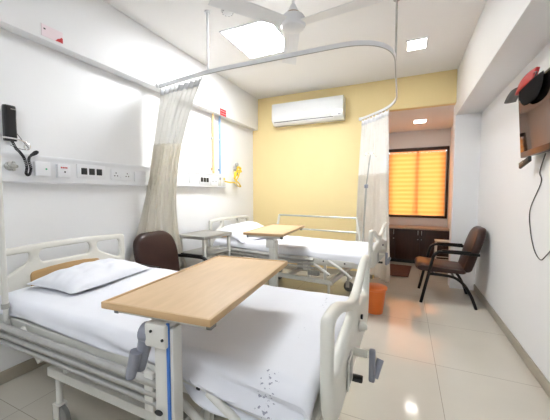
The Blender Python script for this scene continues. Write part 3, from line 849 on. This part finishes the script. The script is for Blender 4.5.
# cards on the left beam
s = thing('notice_card', 'pale pink notice card with red corner stuck on the beam above the near bed', 'sign', (LB, 1.345, 2.54), 0)
MB().box((.003, 0, 0), (.004, .145, .085), .001).build('card', M['pink'], s, smooth=False)
MB().prism([(.018, -.040), (.071, -.040), (.071, -.004), (.060, .0), (.052, -.012), (.036, -.020)], .0052, .0062, 'X').build('red_mark', M['red'], s, smooth=False)
MB().box((.0055, -.052, .012), (.001, .012, .010)).build('dark_mark', M['dark'], s, smooth=False)
s = thing('warning_sign', 'small red sign on the beam above the blue pipe', 'sign', (LB, 3.575, 2.515))
MB().box((.003, 0, 0), (.004, .15, .095), .001).build('sign_plate', M['red'], s, smooth=False)
ln = MB()
for r_, z in enumerate((.018, -.018)):
    for k in range(5): ln.box((.0055, -.05 + k * .025, z), (.001, .011, .011 - .003 * (k % 2)))
ln.build('sign_lettering', M['pink'], s, smooth=False)

# ------------------------------------------------------------------ drip poles
iv = thing('drip_pole', 'white drip pole clamped to the head of the near bed at the left edge', 'pole', (-2.115, .848, .51))
MB().cyl((0, 0, .17), (0, 0, 1.14), .0155).cyl((0, 0, 0), (0, 0, .175), .0125).build('pole', M['enamel'], iv)
MB().tube(spline([(0, 0, 1.13), (.0, .02, 1.155), (.0, .10, 1.155), (.0, .145, 1.14), (.0, .16, 1.125), (.0, .155, 1.105), (.0, .14, 1.10), (.0, .13, 1.115), (.0, .138, 1.13)], 8), .0045, 8).build('hook', M['chrome'], iv)
MB().tube(spline([(0, 0, 1.13), (.0, -.02, 1.155), (.0, -.10, 1.155), (.0, -.145, 1.14), (.0, -.16, 1.125), (.0, -.14, 1.10)], 8), .0045, 8).build('hook', M['chrome'], iv)
MB().cyl((0, 0, .16), (0, 0, .19), .019).build('collar', M['satin'], iv)
iv = thing('drip_pole', 'slim grey drip pole leaning at the far bed before the gathered curtain', 'pole', (-.505, 3.93, .56))
MB().cyl((0, 0, -.02), (.04, 0, .88), .0125).cyl((.04, 0, .88), (.082, .0, 1.26), .0085).build('pole', M['steel'], iv)
MB().lathe([(0, -.025), (.024, -.02), (.026, .02), (.014, .028), (0, .028)], (.04, 0, .87), 16).build('clamp_knob', M['greyplastic'], iv)
MB().tube(spline([(.082, 0, 1.25), (.085, 0, 1.28), (.10, 0, 1.30), (.13, 0, 1.295), (.15, 0, 1.27), (.155, 0, 1.245)], 8), .006, 8).tube(spline([(.082, 0, 1.25), (.08, 0, 1.28), (.06, 0, 1.30), (.03, 0, 1.295), (.015, 0, 1.26)], 8), .006, 8).build('hook', M['chrome'], iv)

# ------------------------------------------------------------------ air conditioner
ac = thing('air_conditioner', 'white split air conditioner high on the yellow wall', 'air conditioner', (-1.485, D, 2.49))
hl = .595
pr = round_poly([(0, .0), (-.13, -.005), (-.20, .05), (-.215, .10), (-.205, .335), (-.185, .348), (0, .348)], .02, 4)
MB().prism(pr, -hl, hl, 'X').build('ac_body', M['acwhite'], ac)
MB().box((0, -.211, .215), (1.17, .012, .24), .005).build('front_panel', M['acwhite'], ac, rot=(math.radians(-2), 0, 0))
MB().box((-.06, -.178, .038), (1.00, .03, .010), .002, Matrix.Rotation(math.radians(-35), 3, 'X')).build('air_slot', M['dark'], ac)
MB().box((-.06, -.165, .018), (1.02, .055, .010), .003, Matrix.Rotation(math.radians(-38), 3, 'X')).build('louver', M['acwhite'], ac)
MB().box((.50, -.205, .062), (.16, .012, .045), .003).build('display_panel', M['whiteplastic'], ac)
MB().box((.54, -.2125, .066), (.04, .002, .012)).build('display_mark', M['greyplastic'], ac, smooth=False)

# ------------------------------------------------------------------ right wall: television and what hangs on it
tv = thing('television', 'flat television tilted down on the upper right wall', 'television', (R, 2.37, 1.865))
tilt = Matrix.Rotation(math.radians(-4), 3, 'Y')
TH, TW = .495, .98
tvx = -.085
MB().box((tvx, 0, 0), (.045, TW, TH), .006, tilt).build('tv_body', M['black'], tv)
MB().box((tvx - .0235, 0, .012), (.003, TW - .03, TH - .055), 0, tilt).build('screen', M['screen'], tv, smooth=False)
MB().box((tvx - .0225 + .019, -.02, -TH / 2 + .014), (.003, .05, .010), 0, tilt).build('badge', M['satin'], tv, smooth=False)
MB().box((-.03, 0, 0), (.058, .22, .26), .004).build('wall_mount', M['satin'], tv)

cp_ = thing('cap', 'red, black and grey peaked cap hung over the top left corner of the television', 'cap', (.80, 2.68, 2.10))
# brim droops past the screen corner, red front lies on the top edge, matte black dome lies against the screen
bp_ = MB(); bp_.grid(lambda u, v: V((.01 - .08 * u, .14 + .27 * v * (1 - .35 * (2 * u - 1) ** 2), .035 + .02 * math.sin(u * PI) - .045 * v * v)), 10, 10)
o = bp_.build('brim', M['capgrey'], cp_); q = o.modifiers.new('t', 'SOLIDIFY'); q.thickness = .006
def red_(u, v):
    y = .17 - .34 * u
    return V((-.04 + .02 * v - .012 * math.sin(u * PI), y, .004 + v * (.075 + .012 * math.sin(u * PI * .8))))
fp = MB(); fp.grid(red_, 16, 6)
o = fp.build('front_panel', M['red'], cp_); q = o.modifiers.new('t', 'SOLIDIFY'); q.thickness = .02; q.offset = -1
def black_dome(u, v):
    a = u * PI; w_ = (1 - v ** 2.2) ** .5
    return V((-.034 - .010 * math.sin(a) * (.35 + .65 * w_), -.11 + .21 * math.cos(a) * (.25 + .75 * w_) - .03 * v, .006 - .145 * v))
cr = MB(); cr.grid(black_dome, 24, 14)
o = cr.build('black_dome', M['matteblack'], cp_); q = o.modifiers.new('t', 'SOLIDIFY'); q.thickness = .004
MB().tube(spline([(-.03, -.13, .03), (-.03, -.17, .05), (-.035, -.22, .035), (-.045, -.225, .005)], 6), .004, 6).build('strap', M['black'], cp_)

rm = thing('remote_control', 'black remote control wedged under the lower left corner of the television', 'remote', (.825, 2.80, 1.575), 0)
MB().box((-.005, -.03, 0), (.022, .20, .045), .010, Matrix.Rotation(math.radians(-12), 3, 'X'), seg=3).build('remote_body', M['black'], rm)
k = MB()
for i in range(4): k.box((-.0175, .045 - i * .022, -.006 + i * .0045), (.003, .012, .018), 0, Matrix.Rotation(math.radians(-12), 3, 'X'))
k.build('remote_keys', M['satin'], rm, smooth=False)
cb = MB().tube(spline([(R - .02, 2.62, 1.62), (R - .006, 2.74, 1.50), (R - .006, 2.71, 1.42), (R - .006, 2.88, 1.22), (R - .006, 2.86, 1.06), (R - .006, 2.77, .92), (R - .006, 2.66, .865), (R - .006, 2.58, .90), (R - .006, 2.45, 1.02), (R - .01, 2.30, 1.30)], 8), .0035, 6)
tag(cb.build('hanging_cable', M['string'], None), 'thin dark cable drooping down the right wall from the television', 'cable')

# ------------------------------------------------------------------ window bay furniture
cb = thing('storage_cabinet', 'dark brown low cabinet with beige counter under the bay window', 'cabinet', ((BX0 + BX1) / 2, 6.20, 0))
hx = (BX1 - BX0) / 2 - .008
MB().box((0, .02, .365), (2 * hx, .42, .59), .003).build('cabinet_body', M['cabinet'], cb)
MB().box((0, .04, .035), (2 * hx - .02, .40, .07)).build('plinth', M['dark'], cb, smooth=False)
MB().box((0, .0, .675), (2 * hx, .48, .03), .004).build('counter', M['counter'], cb)
dx0 = .27 - cb.location.x
for k, (a_, b_) in enumerate(((-hx, dx0 - .42), (dx0 - .42, dx0), (dx0, hx))):
    d = MB().box(((a_ + b_) / 2, -.20, .36), (b_ - a_ - .008, .02, .57), .003).build('cabinet_door', M['cabinet'], cb)
    hxp = b_ - .03 if k < 2 else a_ + .03
    MB().tube(fillet([(hxp, -.21, .64), (hxp, -.235, .64), (hxp, -.235, .55), (hxp, -.21, .55)], .01, 3), .006, 8).build('door_handle', M['chrome'], d)
    MB().lathe([(0, -.210), (.010, -.210), (.010, -.215), (0, -.216)], (hxp, 0, .47), 12, 'Y').build('door_lock', M['chrome'], d)

mt = MB()
def fm_(u, v):
    x = u - .5; y = v - .5
    return V((x * .40 + .06 * y + .008 * noise.noise(V((v * 6, 0, 1))) , y * .78 + .02 * noise.noise(V((u * 5, 2, 1))), .004 + .004 * noise.noise(V((u * 7, v * 9, 4)))))
mt.grid(fm_, 24, 30)
o = mt.build('door_mat', M['matbrown'], None, (-.09, 5.33, .010)); s = o.modifiers.new('t', 'SOLIDIFY'); s.thickness = .008; s.offset = -1
tag(o, 'small dark brown mat on the floor before the bay cabinet', 'mat')

sl = thing('step_stool', 'pale metal stool standing before the bay cabinet behind the right armchair', 'stool', (.60, 5.50, 0))
MB().box((0, 0, .54), (.24, .22, .025), .004).build('stool_top', M['enamel'], sl)
for sx in (-1, 1):
    for sy in (-1, 1): MB().tube([(sx * .10, sy * .09, .53), (sx * .125, sy * .115, 0)], .012, 10).build('leg', M['enamel'], sl)
for sy in (-1, 1): MB().tube([(-.11, sy * .105, .25), (.11, sy * .105, .25)], .008).build('stretcher', M['enamel'], sl)

bn = thing('waste_bin', 'orange plastic waste bin on the floor by the near bed footboard', 'bin', (-.27, 3.36, 0))
bn.location = (-.285, 3.37, 0)
MB().lathe([(0, .004), (.088, 0), (.092, .01), (.122, .275), (.130, .28), (.130, .292), (.122, .294), (.116, .28), (.086, .014), (0, .012)], (0, 0, 0), 36).build('bin_body', M['orange'], bn)
MB().lathe([(.127, .268), (.1335, .272), (.1335, .292), (.127, .296)], (0, 0, 0), 36).build('bin_rim', M['orange'], bn)

# ------------------------------------------------------------------ light, camera
w = bpy.data.worlds.new('sky'); sc.world = w; w.use_nodes = True
nt = w.node_tree; bg = nt.nodes['Background']
sky = nt.nodes.new('ShaderNodeTexSky'); sky.sky_type = 'HOSEK_WILKIE'; sky.sun_direction = V((.3, .5, .6)).normalized(); sky.turbidity = 6
nt.links.new(sky.outputs[0], bg.inputs['Color']); bg.inputs['Strength'].default_value = 11.0

# added fill light: unseen ceiling panel behind the camera, brightens the foreground
ceiling_panel('added fill light panel, unseen behind the camera', -1.5, -.3, -1.05, -.45, C, emis('added fill diffuser', (.90, .95, 1), 5.5))

cam = bpy.data.cameras.new('camera'); co_ = bpy.data.objects.new('camera', cam); COL.objects.link(co_)
cam.sensor_fit = 'HORIZONTAL'; cam.sensor_width = 36; cam.lens = 36 * 287 / 550
co_.location = (0, 0, 1.345); co_.rotation_euler = (math.radians(90 - 3.39), 0, math.radians(24.33))
cam.clip_start = .02; sc.camera = co_
sc.view_settings.view_transform = 'Standard'; sc.view_settings.look = 'None'
sc.view_settings.gamma = 1; sc.view_settings.use_curve_mapping = False
sc.view_settings.exposure = 1.45
